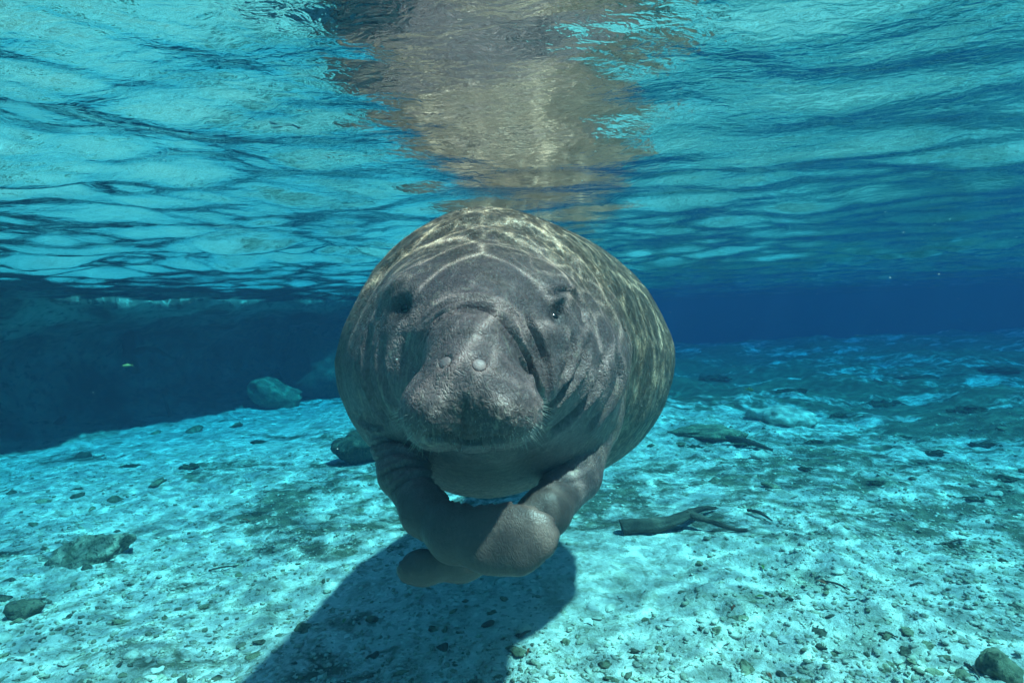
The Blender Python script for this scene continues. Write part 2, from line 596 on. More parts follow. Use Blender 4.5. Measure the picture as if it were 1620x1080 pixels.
def ell(x, y, z, c, r):
    kx, ky, kz = (x - c[0]) / r[0], (y - c[1]) / r[1], (z - c[2]) / r[2]
    k0 = np.sqrt(kx * kx + ky * ky + kz * kz) + 1e-9
    k1 = np.sqrt((kx / r[0]) ** 2 + (ky / r[1]) ** 2 + (kz / r[2]) ** 2) + 1e-9
    return k0 * (k0 - 1) / k1


def cone(x, y, z, a, b, ra, rb, fa=1.0, fb=1.0, flat=(0, 1, 0)):
    """tapered capsule, thinned along the direction flat by fa..fb"""
    ab = np.array(b) - np.array(a)
    L2 = float(ab @ ab)
    vx, vy, vz = x - a[0], y - a[1], z - a[2]
    t = np.clip((vx * ab[0] + vy * ab[1] + vz * ab[2]) / L2, 0, 1)
    vx, vy, vz = vx - t * ab[0], vy - t * ab[1], vz - t * ab[2]
    f = fa + (fb - fa) * t
    q = vx * flat[0] + vy * flat[1] + vz * flat[2]
    d2 = vx * vx + vy * vy + vz * vz + q * q * (f * f - 1)
    return (np.sqrt(np.maximum(d2, 0)) - (ra + (rb - ra) * t)) / np.sqrt(np.maximum(f, 1))


# body stations: y, centre x, centre z, half width, half height
ST = np.array([
    (1.34, -0.085, -0.520, 0.05, 0.05),
    (1.40, -0.085, -0.500, 0.17, 0.16),
    (1.48, -0.083, -0.485, 0.265, 0.245),
    (1.57, -0.080, -0.485, 0.345, 0.320),
    (1.68, -0.082, -0.485, 0.400, 0.385),
    (1.80, -0.072, -0.468, 0.418, 0.408),
    (1.95, -0.035, -0.478, 0.418, 0.436),
    (2.15, 0.045, -0.525, 0.470, 0.480),
    (2.40, 0.112, -0.550, 0.535, 0.505),
    (2.70, 0.165, -0.530, 0.505, 0.450),
    (3.05, 0.225, -0.490, 0.395, 0.330),
    (3.40, 0.285, -0.480, 0.260, 0.200),
    (3.65, 0.325, -0.475, 0.215, 0.105),
    (3.90, 0.365, -0.475, 0.275, 0.050),
    (4.15, 0.400, -0.475, 0.285, 0.035),
    (4.35, 0.430, -0.475, 0.180, 0.025),
    (4.45, 0.445, -0.475, 0.030, 0.010),
])
_yy = np.linspace(ST[0, 0], ST[-1, 0], 800)
_ST = [np.interp(_yy, ST[:, 0], ST[:, i]) for i in range(1, 5)]
for _i in range(4):
    a_ = _ST[_i]
    for _ in range(120):
        a_[1:-1] = (a_[:-2] + 2 * a_[1:-1] + a_[2:]) / 4


def V3(px, py, D):
    return tuple(at(px, py, D))


FL = [(V3(640, 600, 1.88), 0.100, 1.0), (V3(616, 672, 1.66), 0.060, 1.0), (V3(640, 748, 1.48), 0.047, 1.05), (V3(674, 808, 1.36), 0.042, 1.3),
      (V3(722, 843, 1.285), 0.045, 1.7), (V3(775, 852, 1.25), 0.050, 2.2), (V3(818, 851, 1.235), 0.051, 2.5), (V3(848, 845, 1.232), 0.036, 2.5)]
FR = [(V3(905, 585, 2.05), 0.130, 1.0), (V3(930, 668, 1.84), 0.088, 1.0), (V3(908, 750, 1.66), 0.060, 1.0), (V3(862, 810, 1.52), 0.050, 1.2),
      (V3(800, 856, 1.44), 0.046, 1.6), (V3(728, 886, 1.40), 0.036, 1.7), (V3(668, 897, 1.37), 0.026, 1.6), (V3(648, 901, 1.365), 0.018, 1.5)]


def chain(x, y, z, pts, flat, k=0.03):
    d = None
    for (a, ra, fa), (b, rb, fb) in zip(pts[:-1], pts[1:]):
        c = cone(x, y, z, a, b, ra, rb, fa, fb, flat)
        d = c if d is None else smin(d, c, k)
    return d


def head_sdf(x, y, z):
    yc = np.clip(y, _yy[0], _yy[-1])
    cx, cz, rx, rz = [np.interp(yc, _yy, a) for a in _ST]
    ez = (z - cz) / rz
    ex = (x - cx) / (rx * (1 - 0.15 * np.clip(ez, 0, 1)))
    q = np.sqrt(ex * ex + ez * ez) + 1e-9
    body = (q - 1) * np.minimum(rx, rz) * 0.8
    body = np.maximum(body, np.abs(y - yc) - 0.001)
    # head and broad bridge of the nose
    d = smin(body, ell(x, y, z, (-0.085, 1.56, -0.450), (0.250, 0.23, 0.225)), 0.06)
    d = smin(d, cone(x, y, z, (-0.082, 1.53, -0.400), (-0.087, 1.27, -0.462), 0.165, 0.088), 0.045)
    # brow swellings over the eyes
    d = smin(d, ell(x, y, z, (-0.235, 1.49, -0.325), (0.055, 0.075, 0.05)), 0.05)
    d = smin(d, ell(x, y, z, (0.088, 1.51, -0.330), (0.055, 0.075, 0.05)), 0.05)
    # folds of cheek running back from the muzzle
    d = smin(d, cone(x, y, z, (-0.190, 1.40, -0.530), (-0.27, 1.58, -0.51), 0.060, 0.12), 0.035)
    d = smin(d, cone(x, y, z, (0.030, 1.41, -0.530), (0.115, 1.60, -0.52), 0.066, 0.12), 0.035)
    # throat
    d = smin(d, cone(x, y, z, (-0.085, 1.46, -0.600), (-0.06, 1.75, -0.68), 0.085, 0.180), 0.06)
    # muzzle: nose cushion, two hanging lip lobes, lower lip
    mz = cone(x, y, z, (-0.087, 1.34, -0.475), (-0.087, 1.225, -0.500), 0.086, 0.078)
    lob = ell(x, y, z, (-0.149, 1.215, -0.562), (0.074, 0.086, 0.072))
    lob = smin(lob, ell(x, y, z, (-0.025, 1.215, -0.562), (0.074, 0.086, 0.072)), 0.028)
    lob = smin(lob, ell(x, y, z, (-0.087, 1.220, -0.528), (0.070, 0.070, 0.062)), 0.03)
    mz = smin(mz, lob, 0.05)
    d = smin(d, mz, 0.018)
    lip = ell(x, y, z, (-0.087, 1.25, -0.620), (0.058, 0.055, 0.026))
    return smin(d, lip, 0.010)


def on_head(px, py):
    """first point of the head met by the view through a pixel"""
    p = at(px, py, 1.0) - Vector((0, 0, CAM_Z))
    D = np.arange(1.05, 2.2, 0.001)
    v = head_sdf(p.x * D, D, CAM_Z + p.z * D)
    i = int(np.argmax(v < 0))
    return (p.x * D[i], D[i], CAM_Z + p.z * D[i])


EYE_L, EYE_R = on_head(638, 487), on_head(880, 500)


def normal_at(p, h=0.02):
    v = Vector([float(head_sdf(np.array(p[0] + (h if i == 0 else 0)), np.array(p[1] + (h if i == 1 else 0)), np.array(p[2] + (h if i == 2 else 0)))
                      - head_sdf(np.array(p[0] - (h if i == 0 else 0)), np.array(p[1] - (h if i == 1 else 0)), np.array(p[2] - (h if i == 2 else 0)))) for i in range(3)])
    return v.normalized()


SOCKETS = [tuple(Vector(e) + normal_at(e) * 0.008) for e in (EYE_L, EYE_R)]
NOS_L, NOS_R = on_head(704, 573), on_head(758, 577)


def manatee_sdf(x, y, z):
    d = head_sdf(x, y, z)
    for e in SOCKETS:
        d = smax(d, -ell(x, y, z, e, (0.026, 0.024, 0.023)), 0.034)
    for e in (NOS_L, NOS_R):
        d = smax(d, -ell(x, y, z, e, (0.0175, 0.011, 0.0175)), 0.004)
    # flippers, crossed under the chest
    fr = chain(x, y, z, FR, (0, 0.98, 0.2))
    d = smin(d, fr, 0.085 - 0.075 * sstep(-0.64, -0.80, z))
    return smin(d, chain(x, y, z, FL, (0, 0.95, -0.31)), 0.060 - 0.056 * sstep(-0.58, -0.74, z))


def surface_nets(xs, ys, zs, f):
    nx, ny, nz = len(xs), len(ys), len(zs)
    # coarse pass marks the blocks near the surface
    S = 4
    Xc, Yc, Zc = np.meshgrid(xs[::S], ys[::S], zs[::S], indexing='ij')
    dc = f(Xc, Yc, Zc)
    near = np.abs(dc) < 0.075
    near = np.repeat(np.repeat(np.repeat(near, S, 0), S, 1), S, 2)[:nx, :ny, :nz]
    far = np.repeat(np.repeat(np.repeat(dc, S, 0), S, 1), S, 2)[:nx, :ny, :nz].copy()
    ii, jj, kk = np.nonzero(near)
    far[ii, jj, kk] = f(xs[ii], ys[jj], zs[kk])
    D = far
    s = D < 0
    c = np.zeros((nx - 1, ny - 1, nz - 1), dtype=np.int8)
    for a in (0, 1):
        for b in (0, 1):
            for e in (0, 1):
                c += s[a:nx - 1 + a, b:ny - 1 + b, e:nz - 1 + e]
    I, J, K = np.nonzero((c > 0) & (c < 8))
    idx = -np.ones(c.shape, dtype=np.int64)
    idx[I, J, K] = np.arange(len(I))
    acc = np.zeros((len(I), 3))
    cnt = np.zeros(len(I))
    corners = [(a, b, e) for a in (0, 1) for b in (0, 1) for e in (0, 1)]
    for p in corners:
        for ax in range(3):
            if p[ax] == 1:
                continue
            q = list(p); q[ax] = 1
            d0 = D[I + p[0], J + p[1], K + p[2]]
            d1 = D[I + q[0], J + q[1], K + q[2]]
            m = (d0 < 0) != (d1 < 0)
            t = np.where(m, d0 / np.where(m, d0 - d1, 1), 0)
            P0 = np.stack([xs[I + p[0]], ys[J + p[1]], zs[K + p[2]]], 1)
            P1 = np.stack([xs[I + q[0]], ys[J + q[1]], zs[K + q[2]]], 1)
            acc += np.where(m[:, None], P0 + (P1 - P0) * t[:, None], 0)
            cnt += m
    V = acc / cnt[:, None]
    faces = []
    sl = lambda ax, o: slice(o, None)
    for ax in range(3):
        A = s.take(range(0, s.shape[ax] - 1), ax)
        B = s.take(range(1, s.shape[ax]), ax)
        e = np.nonzero(A != B)
        e = [v for v in e]
        o1, o2 = [(1, 2), (2, 0), (0, 1)][ax]
        ok = (e[o1] > 0) & (e[o2] > 0) & (e[o1] < c.shape[o1]) & (e[o2] < c.shape[o2])
        e = [v[ok] for v in e]
        def cell(a, b):
            q = list(e); q[o1] = e[o1] - a; q[o2] = e[o2] - b
            return idx[q[0], q[1], q[2]]
        quad = np.stack([cell(1, 1), cell(0, 1), cell(0, 0), cell(1, 0)], 1)
        inside = A[e[0], e[1], e[2]]
        quad = np.where(inside[:, None], quad, quad[:, ::-1])
        faces.append(quad)
    Fq = np.concatenate(faces)
    return V, Fq[(Fq >= 0).all(1)]


def grads(f, P, h=0.002):
    g = np.stack([f(P[:, 0] + h, P[:, 1], P[:, 2]) - f(P[:, 0] - h, P[:, 1], P[:, 2]),
                  f(P[:, 0], P[:, 1] + h, P[:, 2]) - f(P[:, 0], P[:, 1] - h, P[:, 2]),
                  f(P[:, 0], P[:, 1], P[:, 2] + h) - f(P[:, 0], P[:, 1], P[:, 2] - h)], 1) / (2 * h)
    return g


def poly_dist(px, pz, line):
    """distance in the picture-facing plane to a polyline, and how far along it (0..1)"""
    best = np.full(px.shape, 9.0)
    side = np.zeros(px.shape)
    along = np.zeros(px.shape)
    n = len(line) - 1
    for i, ((ax, az), (bx, bz)) in enumerate(zip(line[:-1], line[1:])):
        vx, vz = bx - ax, bz - az
        t = np.clip(((px - ax) * vx + (pz - az) * vz) / (vx * vx + vz * vz), 0, 1)
        dx, dz = px - ax - t * vx, pz - az - t * vz
        d = np.hypot(dx, dz)
        c = vx * (pz - az) - vz * (px - ax)
        m = d < best
        best = np.where(m, d, best)
        side = np.where(m, np.sign(c), side)
        along = np.where(m, (i + t) / n, along)
    return best, side, along


def smooth_line(pts, n=6):
    pts = [np.array(p, float) for p in pts]
    pts = [2 * pts[0] - pts[1]] + pts + [2 * pts[-1] - pts[-2]]
    out = []
    for i in range(1, len(pts) - 2):
        p0, p1, p2, p3 = pts[i - 1:i + 3]
        for k in range(n):
            t = k / n
            out.append(0.5 * ((2 * p1) + (-p0 + p2) * t + (2 * p0 - 5 * p1 + 4 * p2 - p3) * t * t + (-p0 + 3 * p1 - 3 * p2 + p3) * t ** 3))
    out.append(pts[-2])
    return [tuple(p) for p in out]


# skin folds: (points as angles from the camera's axis in photograph pixels, depth, width, y range)
FOLDS = [
    ([(668, 545), (690, 512), (722, 495), (752, 492), (785, 508), (815, 545), (838, 590), (852, 628)], 0.010, 0.0050, (1.0, 1.5)),
    ([(675, 520), (705, 492), (745, 480), (790, 488), (826, 520)], 0.005, 0.006, (1.0, 1.5)),
    ([(830, 505), (850, 545), (864, 590), (862, 625)], 0.009, 0.007, (1.0, 1.6)),
    ([(925, 540), (915, 580), (890, 615), (866, 640), (856, 655)], 0.013, 0.008, (1.1, 1.75)),
    ([(952, 560), (940, 610), (905, 650), (865, 682)], 0.012, 0.009, (1.1, 1.8)),
    ([(900, 530), (896, 570), (880, 610)], 0.007, 0.006, (1.1, 1.7)),
    ([(970, 545), (975, 600), (955, 645), (925, 675)], 0.008, 0.010, (1.2, 1.9)),
    ([(612, 535), (608, 575), (618, 615), (634, 640)], 0.007, 0.008, (1.1, 1.75)),
    ([(592, 520), (586, 580), (598, 630), (622, 668)], 0.010, 0.008, (1.1, 1.8)),
    ([(736, 632), (735, 655), (736, 684)], 0.005, 0.0045, (1.0, 1.3)),
    ([(668, 690), (700, 688), (735, 695), (770, 690), (806, 688)], 0.008, 0.004, (1.0, 1.32)),
    ([(860, 470), (895, 462), (915, 485), (918, 515)], 0.005, 0.006, (1.1, 1.7)),
    ([(640, 452), (620, 468), (614, 495)], 0.003, 0.006, (1.1, 1.7)),
    ([(588, 705), (620, 702), (650, 712)], 0.006, 0.004, (1.2, 1.75)),
    ([(596, 728), (628, 722), (660, 730)], 0.005, 0.004, (1.2, 1.7)),
    ([(606, 752), (640, 742), (680, 748)], 0.006, 0.004, (1.2, 1.7)),
    ([(620, 778), (655, 760), (690, 760)], 0.005, 0.004, (1.2, 1.7)),
    ([(570, 655), (590, 670), (612, 672)], 0.008, 0.006, (1.2, 1.8)),
    ([(885, 735), (910, 745), (935, 732)], 0.003, 0.006, (1.3, 1.9)),
    ([(870, 752), (895, 768), (920, 760)], 0.003, 0.006, (1.3, 1.9)),
]


def proj(V):
    """photograph pixel of each point (used to lay folds on the head)"""
    dx, dy, dz = V[:, 0], V[:, 1], V[:, 2] - CAM_Z
    depth = dy * CP - dz * SP
    up = dy * SP + dz * CP
    a, b = dx / depth, up / depth
    return 810 + F * (a * CR + b * SR), 540 - F * (-a * SR + b * CR)


def make_manatee():
    M['skin'] = mat_skin()
    xs = np.arange(-0.62, 0.80, 0.0075)
    ys = np.r_[np.arange(1.10, 2.0, 0.0075), spaced(2.0, 4.5, 0.009, 1.025)]
    zs = np.arange(-1.08, 0.02, 0.0075)
    V, Q = surface_nets(xs, ys, zs, manatee_sdf)
    for _ in range(2):
        d = manatee_sdf(V[:, 0], V[:, 1], V[:, 2])
        g = grads(manatee_sdf, V)
        V = V - np.clip(d / np.maximum((g * g).sum(1), 0.15), -0.006, 0.006)[:, None] * g * 0.8
    g = grads(manatee_sdf, V, 0.006)
    N = g / np.maximum(np.linalg.norm(g, axis=1), 1e-6)[:, None]
    disp = np.zeros(len(V))
    # folds
    px, py = proj(V)
    facing = N[:, 1] < 0.1
    for pts, depth, width, (y0, y1) in FOLDS:
        ln = smooth_line(pts)
        d, side, al = poly_dist(px, py, ln)
        m = facing & (V[:, 1] > y0) & (V[:, 1] < y1)
        dm = d * V[:, 1] / F                          # metres
        fade = np.minimum(1, np.minimum(al, 1 - al) * 6 + 0.15)
        depth = depth * 1.9
        prof = -depth * np.exp(-(dm / width) ** 2) + 0.45 * depth * np.exp(-((dm - 2.6 * width) / (1.8 * width)) ** 2)
        disp += np.where(m, prof * fade, 0)
    # loose skin: soft rings round the neck, lumps and creases
    x, y, z = V.T
    ring = np.sin(y * 62 + 3.0 * fbm(x * 4, y * 4, z * 4, 51, 2)) * sstep(1.5, 1.62, y) * (1 - sstep(1.95, 2.15, y))
    disp += 0.0045 * ring * sstep(-0.68, -0.56, z)
    flip = sstep(-0.70, -0.80, z) * (1 - sstep(1.5, 1.7, y))
    disp += 0.006 * (1 - 0.75 * flip) * fbm(x * 7, y * 7, z * 7, 52, 3)
    wr = 1 - np.abs(fbm(x * 24, y * 24, z * 13, 53, 3)) * 2
    disp += -0.0012 * np.clip(wr, 0, 1) ** 3
    # bristle pads: lumpy upper lip
    pad = np.exp(-(((x + 0.087) / 0.15) ** 2 + ((y - 1.18) / 0.09) ** 2 + ((z + 0.57) / 0.055) ** 2))
    disp += pad * 0.0010 * np.sin(x * 420 + 2 * vnoise(x * 40, y * 40, z * 40, 54)) * np.sin(z * 420 + 2 * vnoise(x * 40, z * 40, y * 40, 55))
    V = V + N * disp[:, None]
    root = empty('manatee', (-0.05, 2.0, -0.95))
    tag(root, 'grey brown manatee facing forward with flippers crossed under its chest', 'manatee')
    off = np.array(root.location)
    body = mesh_obj('body', V, Q, M['skin'], root)
    body.location = -root.location
    body.data.update()

    def child(name, verts, faces, mat, kind=None):
        o = mesh_obj(name, verts, faces, mat, root)
        o.location = -root.location
        if kind: o['kind'] = kind
        return o

    # eyes
    for e in (EYE_L, EYE_R):
        bm = bmesh.new()
        bmesh.ops.create_uvsphere(bm, u_segments=20, v_segments=12, radius=0.0155)
        c = Vector(e)
        # sit the ball on the skin at the bottom of the socket
        tgt = np.array([[c.x, c.y, c.z]])
        for _ in range(6):
            dd = manatee_sdf(tgt[:, 0], tgt[:, 1], tgt[:, 2]); gg = grads(manatee_sdf, tgt)
            tgt = tgt - (dd / np.maximum((gg * gg).sum(1), 0.2))[:, None] * gg * 0.8
        c = Vector(tgt[0]) + normal_at(e) * 0.001
        vs = [tuple(v.co + c) for v in bm.verts]
        bm.verts.index_update()
        fs = [[v.index for v in f.verts] for f in bm.faces]
        bm.free()
        child('eye', vs, fs, M['eye'])
    # closed nostril flaps: low domes in round hollows
    for c in (NOS_L, NOS_R):
        tgt = np.array([c])
        for _ in range(6):
            dd = manatee_sdf(tgt[:, 0], tgt[:, 1], tgt[:, 2]); gg = grads(manatee_sdf, tgt)
            tgt = tgt - (dd / np.maximum((gg * gg).sum(1), 0.2))[:, None] * gg * 0.8
        gg = grads(manatee_sdf, tgt, 0.03)[0]
        nrm = Vector(gg).normalized()
        q = nrm.to_track_quat('Z', 'Y').to_matrix()
        vs, fs = [], []
        rings, seg = 6, 20
        for i in range(rings + 1):
            ph = (math.pi * 0.62) * i / rings
            for k in range(seg):
                a = 2 * math.pi * k / seg
                lp = Vector((0.0140 * math.sin(ph) * math.cos(a), 0.0140 * math.sin(ph) * math.sin(a), 0.0045 * math.cos(ph)))
                vs.append(tuple(Vector(tgt[0]) + nrm * -0.0005 + q @ lp))
        for i in range(rings):
            for k in range(seg):
                fs.append((i * seg + k, (i + 1) * seg + k, (i + 1) * seg + (k + 1) % seg, i * seg + (k + 1) % seg))
        child('nostril', vs, fs, M['nostril'])
    # toenails on the front flipper's edge
    for (px_, py_) in ((852, 822), (864, 838), (862, 856)):
        tgt = np.array([tuple(at(px_, py_, 1.21))])
        for _ in range(8):
            dd = manatee_sdf(tgt[:, 0], tgt[:, 1], tgt[:, 2]); gg = grads(manatee_sdf, tgt)
            tgt = tgt - (dd / np.maximum((gg * gg).sum(1), 0.2))[:, None] * gg * 0.8
        nrm = Vector(grads(manatee_sdf, tgt, 0.01)[0]).normalized()
        bm = bmesh.new()
        bmesh.ops.create_uvsphere(bm, u_segments=12, v_segments=8, radius=1)
        q = nrm.to_track_quat('Z', 'X').to_matrix()
        vs = [tuple(Vector(tgt[0]) + q @ Vector((v.co.x * 0.0065, v.co.y * 0.008, v.co.z * 0.0022))) for v in bm.verts]
        bm.verts.index_update()
        fs = [[v.index for v in f.verts] for f in bm.faces]
        bm.free()
        child('toenail', vs, fs, M['nail'])
    # whiskers round the muzzle
    sel = np.nonzero((V[:, 1] < 1.28) & (V[:, 2] < -0.545) & (V[:, 2] > -0.635) & (N[:, 1] < 0.2))[0]
    g2 = np.random.default_rng(5)
    vs, fs = [], []
    for i in g2.choice(sel, 230, replace=False):
        p, n = Vector(V[i]), Vector(N[i])
        edge = abs(p.x + 0.087) / 0.13
        L = (0.005 + 0.030 * max(0, edge - 0.45) + 0.006 * (p.z < -0.60)) * g2.uniform(0.6, 1.3)
        d = (n + Vector((g2.normal(0, .25), g2.normal(0, .2), -0.35 + g2.normal(0, .2)))).normalized()
        s = d.orthogonal().normalized() * 0.0006
        s2 = d.cross(s).normalized() * 0.0006
        b = len(vs)
        base = p - n * 0.002
        for q in (s, -s * 0.5 + s2 * 0.87, -s * 0.5 - s2 * 0.87):
            vs.append(tuple(base + q))
        vs.append(tuple(p + d * L + Vector((0, 0, -L * 0.12))))
        fs += [(b, b + 1, b + 3), (b + 1, b + 2, b + 3), (b + 2, b, b + 3)]
    child('whiskers', vs, fs, M['hair'], 'stuff')
    return root


make_manatee()


# ------------------------------------------------------------------ stones
def rock_mesh(name, seed, sub=3, lump=0.35, facet=0.25, mat=None):
    bm = bmesh.new()
    bmesh.ops.create_icosphere(bm, subdivisions=sub, radius=1.0)
    V = np.array([v.co[:] for v in bm.verts])
    bm.verts.index_update()
    fs = np.array([[v.index for v in f.verts] for f in bm.faces])
    bm.free()
    g = np.random.default_rng(seed)
    # cut by random planes to give broken faces
    for _ in range(9):
        n = g.normal(size=3); n /= np.linalg.norm(n)
        h = g.uniform(0.62, 0.95)
        dd = V @ n - h
        V = V - np.where(dd > 0, dd * (1 - facet), 0)[:, None] * n
    r = 1 + lump * fbm(V[:, 0] * 1.4 + seed, V[:, 1] * 1.4, V[:, 2] * 1.4, seed, 3) + 0.10 * fbm(V[:, 0] * 5, V[:, 1] * 5 + seed, V[:, 2] * 5, seed + 3, 3)
    V = V * r[:, None]
    me = bpy.data.meshes.new(name)
    me.from_pydata([tuple(v) for v in V], [], [tuple(int(i) for i in f) for f in fs])
    me.polygons.foreach_set('use_smooth', np.ones(len(me.polygons), dtype=bool))
    me.materials.append(mat)
    return me


def put(name, me, loc, scale, rot, label, cat, group=None):
    o = bpy.data.objects.new(name, me)
    COL.objects.link(o)
    o.location = loc
    o.scale = scale
    o.rotation_euler = rot
    tag(o, label, cat, group)
    return o


# named stones
p = on_bed(130, 893)
put('rock', rock_mesh('rock', 11, 4, 0.40, 0.05, M['slab']), p + Vector((0, 0.06, 0.05)), (0.21, 0.10, 0.085), (0.15, -0.12, 0.28), 'long flat mossy rock slab lying on the pale sand', 'rock')
p = on_bed(32, 975)
put('rock', rock_mesh('rock', 12, 3, 0.25, 0.2, M['darks']), p + Vector((0, 0.02, 0.02)), (0.075, 0.06, 0.045), (0, 0.2, 0.5), 'fist sized dark green stone alone on pale sand near the rock slab', 'rock')
p = on_bed(566, 737)
put('rock', rock_mesh('rock', 13, 4, 0.30, 0.2, M['darks']), p + Vector((0, 0.15, 0.12)), (0.23, 0.20, 0.17), (0.2, 0.1, 0.9), 'rounded dark rock behind the manatee’s bent flipper', 'rock')
p = on_bed(425, 648)
put('boulder', rock_mesh('boulder', 14, 4, 0.35, 0.1, M['mossy']), p + Vector((0, 0.2, 0.20)), (0.42, 0.34, 0.27), (0.1, 0.35, 0.3), 'grey green rounded boulder standing before the dark bank', 'boulder')
p = on_bed(520, 630)
put('boulder', rock_mesh('boulder', 15, 4, 0.45, 0.1, M['darks']), p + Vector((0.1, 0.5, 0.35)), (1.0, 0.7, 0.55), (0.1, 0.35, 0.2), 'large mossy boulder sloping up behind the rounded boulder', 'boulder')
p = on_bed(1245, 668)
put('boulder', rock_mesh('boulder', 16, 4, 0.40, 0.1, M['pale']), p + Vector((0, 0.1, 0.03)), (0.34, 0.26, 0.13), (0.1, 0.15, 0.3), 'low pale ledge rock on the far bed with algae at its foot', 'boulder')
p = on_bed(1130, 690)
put('boulder', rock_mesh('boulder', 17, 4, 0.40, 0.1, M['mossy']), p + Vector((0, 0.1, 0.0)), (0.36, 0.25, 0.06), (0.0, 0.05, 0.1), 'long low mossy ledge rock beside the pale ledge rock', 'boulder')
p = on_bed(1595, 1072)
put('rock', rock_mesh('rock', 18, 4, 0.30, 0.2, M['mossy']), p + Vector((0, 0.03, 0.02)), (0.075, 0.06, 0.055), (0.2, 0.3, 0.5), 'mottled brown green stone among the right hand rubble', 'rock')

MARKS = [(on_bed(130, 893), 'beside the long mossy rock slab'), (on_bed(32, 975), 'beside the fist sized dark stone'), (on_bed(566, 737), 'by the rounded dark rock behind the flipper'),
         (on_bed(425, 648), 'before the rounded boulder at the bank'), (on_bed(1245, 668), 'by the low pale ledge rock'), (on_bed(1130, 690), 'by the long low ledge rock'),
         (on_bed(1595, 1072), 'beside the mottled brown green stone'), (on_bed(1090, 845), 'beside the forked log'), (on_bed(650, 1020), 'on the shaded sand under the manatee')]


def whereabouts(q, rest):
    d, t = min(((q - m_).length, t_) for m_, t_ in MARKS)
    return t if d < 0.55 else rest


# stones one can pick out on the bed, of four kinds
kinds = [
    ('stone', [rock_mesh('stone', 60 + i, 2, 0.55, 0.02, M['mossy']) for i in range(4)], 'small olive mossy stone', 'loose mossy stones'),
    ('stone', [rock_mesh('stone', 70 + i, 2, 0.55, 0.02, M['darks']) for i in range(4)], 'small dark grey stone', 'loose dark stones'),
    ('pebble', [rock_mesh('pebble', 80 + i, 2, 0.5, 0.05, M['pale']) for i in range(4)], 'small pale limestone pebble', 'loose pale pebbles'),
]
g = np.random.default_rng(77)
count = 0
spots = []
tries = 0
while count < 230 and tries < 20000:
    tries += 1
    px, py = g.uniform(-60, 1680), 560 + 540 * g.random() ** 0.6
    if 540 < px < 900 and py < 930:
        continue
    q = on_bed(px, py)
    if q.y > 9 or q.x < -4.6:
        continue
    dn = float(fbm(q.x * 1.3 + 2, q.y * 1.3, 0, 91, 2))
    keep = 0.35 + 0.9 * dn + (0.35 if px < 520 and py > 900 or px > 1000 and py > 900 else 0)
    if 940 < px < 1210 and 785 < py < 860:
        continue
    if 780 < px < 1100 and 820 < py < 960:
        keep *= 0.15
    if g.random() > keep:
        continue
    size = (5.0 + 9.0 * g.random() ** 2.0) / F * q.y * (1.0 if py > 850 else 1.25)
    if any((q - a).length < size + b for a, b in spots):
        continue
    spots.append((q, size))
    name, meshes, label, group = kinds[int(g.choice(3, p=[0.38, 0.22, 0.40]))]
    me = meshes[int(g.integers(4))]
    put(name, me, q + Vector((0, 0, size * 0.05)), (size * g.uniform(0.9, 1.6), size * g.uniform(0.7, 1.1), size * g.uniform(0.3, 0.65)),
        (g.normal(0, .2), g.normal(0, .2), g.uniform(0, 6.28)), label + ' ' + whereabouts(q, 'loose on the open river bed'), 'stone' if name == 'stone' else 'pebble', group)
    count += 1


# dark algae clumps
def clump_mesh(seed):
    gg = np.random.default_rng(seed)
    bm = bmesh.new()
    bmesh.ops.create_icosphere(bm, subdivisions=2, radius=1, matrix=Matrix.Diagonal((0.72, 0.62, 0.22, 1)))
    for _ in range(46):
        c = np.clip(gg.normal(0, 0.36, 2), -0.5, 0.5)
        r = gg.uniform(0.07, 0.26) * (1.1 - 0.5 * min(1, np.hypot(*c)))
        mt = Matrix.Translation((c[0], c[1], gg.uniform(-0.1, 0.5) * (1 - min(1, np.hypot(*c))))) @ Matrix.Rotation(gg.uniform(0, 6.28), 4, 'Z') @ Matrix.Diagonal((gg.uniform(0.6, 2.0), 1, gg.uniform(1.0, 3.2), 1))
        res = bmesh.ops.create_icosphere(bm, subdivisions=1, radius=r, matrix=mt)
        for v in res['verts']:
            v.co += Vector(gg.normal(0, 0.25, 3)) * r
    me = bpy.data.meshes.new('algae_clump')
    bm.to_mesh(me); bm.free()
    me.materials.append(M['algae'])
    return me


am = [clump_mesh(120 + i) for i in range(4)]
for px, py, sx_, sy_ in ((1500, 862, 40, 7), (1562, 872, 14, 9), (1585, 886, 22, 8), (1560, 705, 60, 12), (1480, 716, 50, 10), (1400, 640, 70, 9), (1590, 760, 45, 10), (1330, 660, 60, 8), (1530, 640, 80, 9),
                         (1285, 700, 45, 8), (1425, 690, 40, 8), (1180, 705, 50, 7), (1095, 705, 35, 7), (1390, 765, 36, 7), (1545, 790, 40, 8), (1250, 620, 60, 7), (1450, 600, 80, 7), (1580, 590, 80, 7), (1130, 600, 60, 6),
                         (300, 740, 40, 6), (205, 738, 34, 6), (120, 775, 26, 5), (410, 700, 36, 5), (480, 770, 22, 5), (470, 892, 22, 6), (250, 870, 16, 5), (1270, 740, 34, 7)):
    q = on_bed(px, py)
    s = sx_ / F * q.y * 0.55
    put('algae_clump', am[int(g.integers(4))], q, (s, s * g.uniform(0.6, 1.0), min(0.09, s * g.uniform(0.18, 0.32))), (0, 0, g.normal(0, 0.5)), 'low dark green algae clump ' + whereabouts(q, 'out on the open river bed'), 'algae', 'algae clumps on the bed')


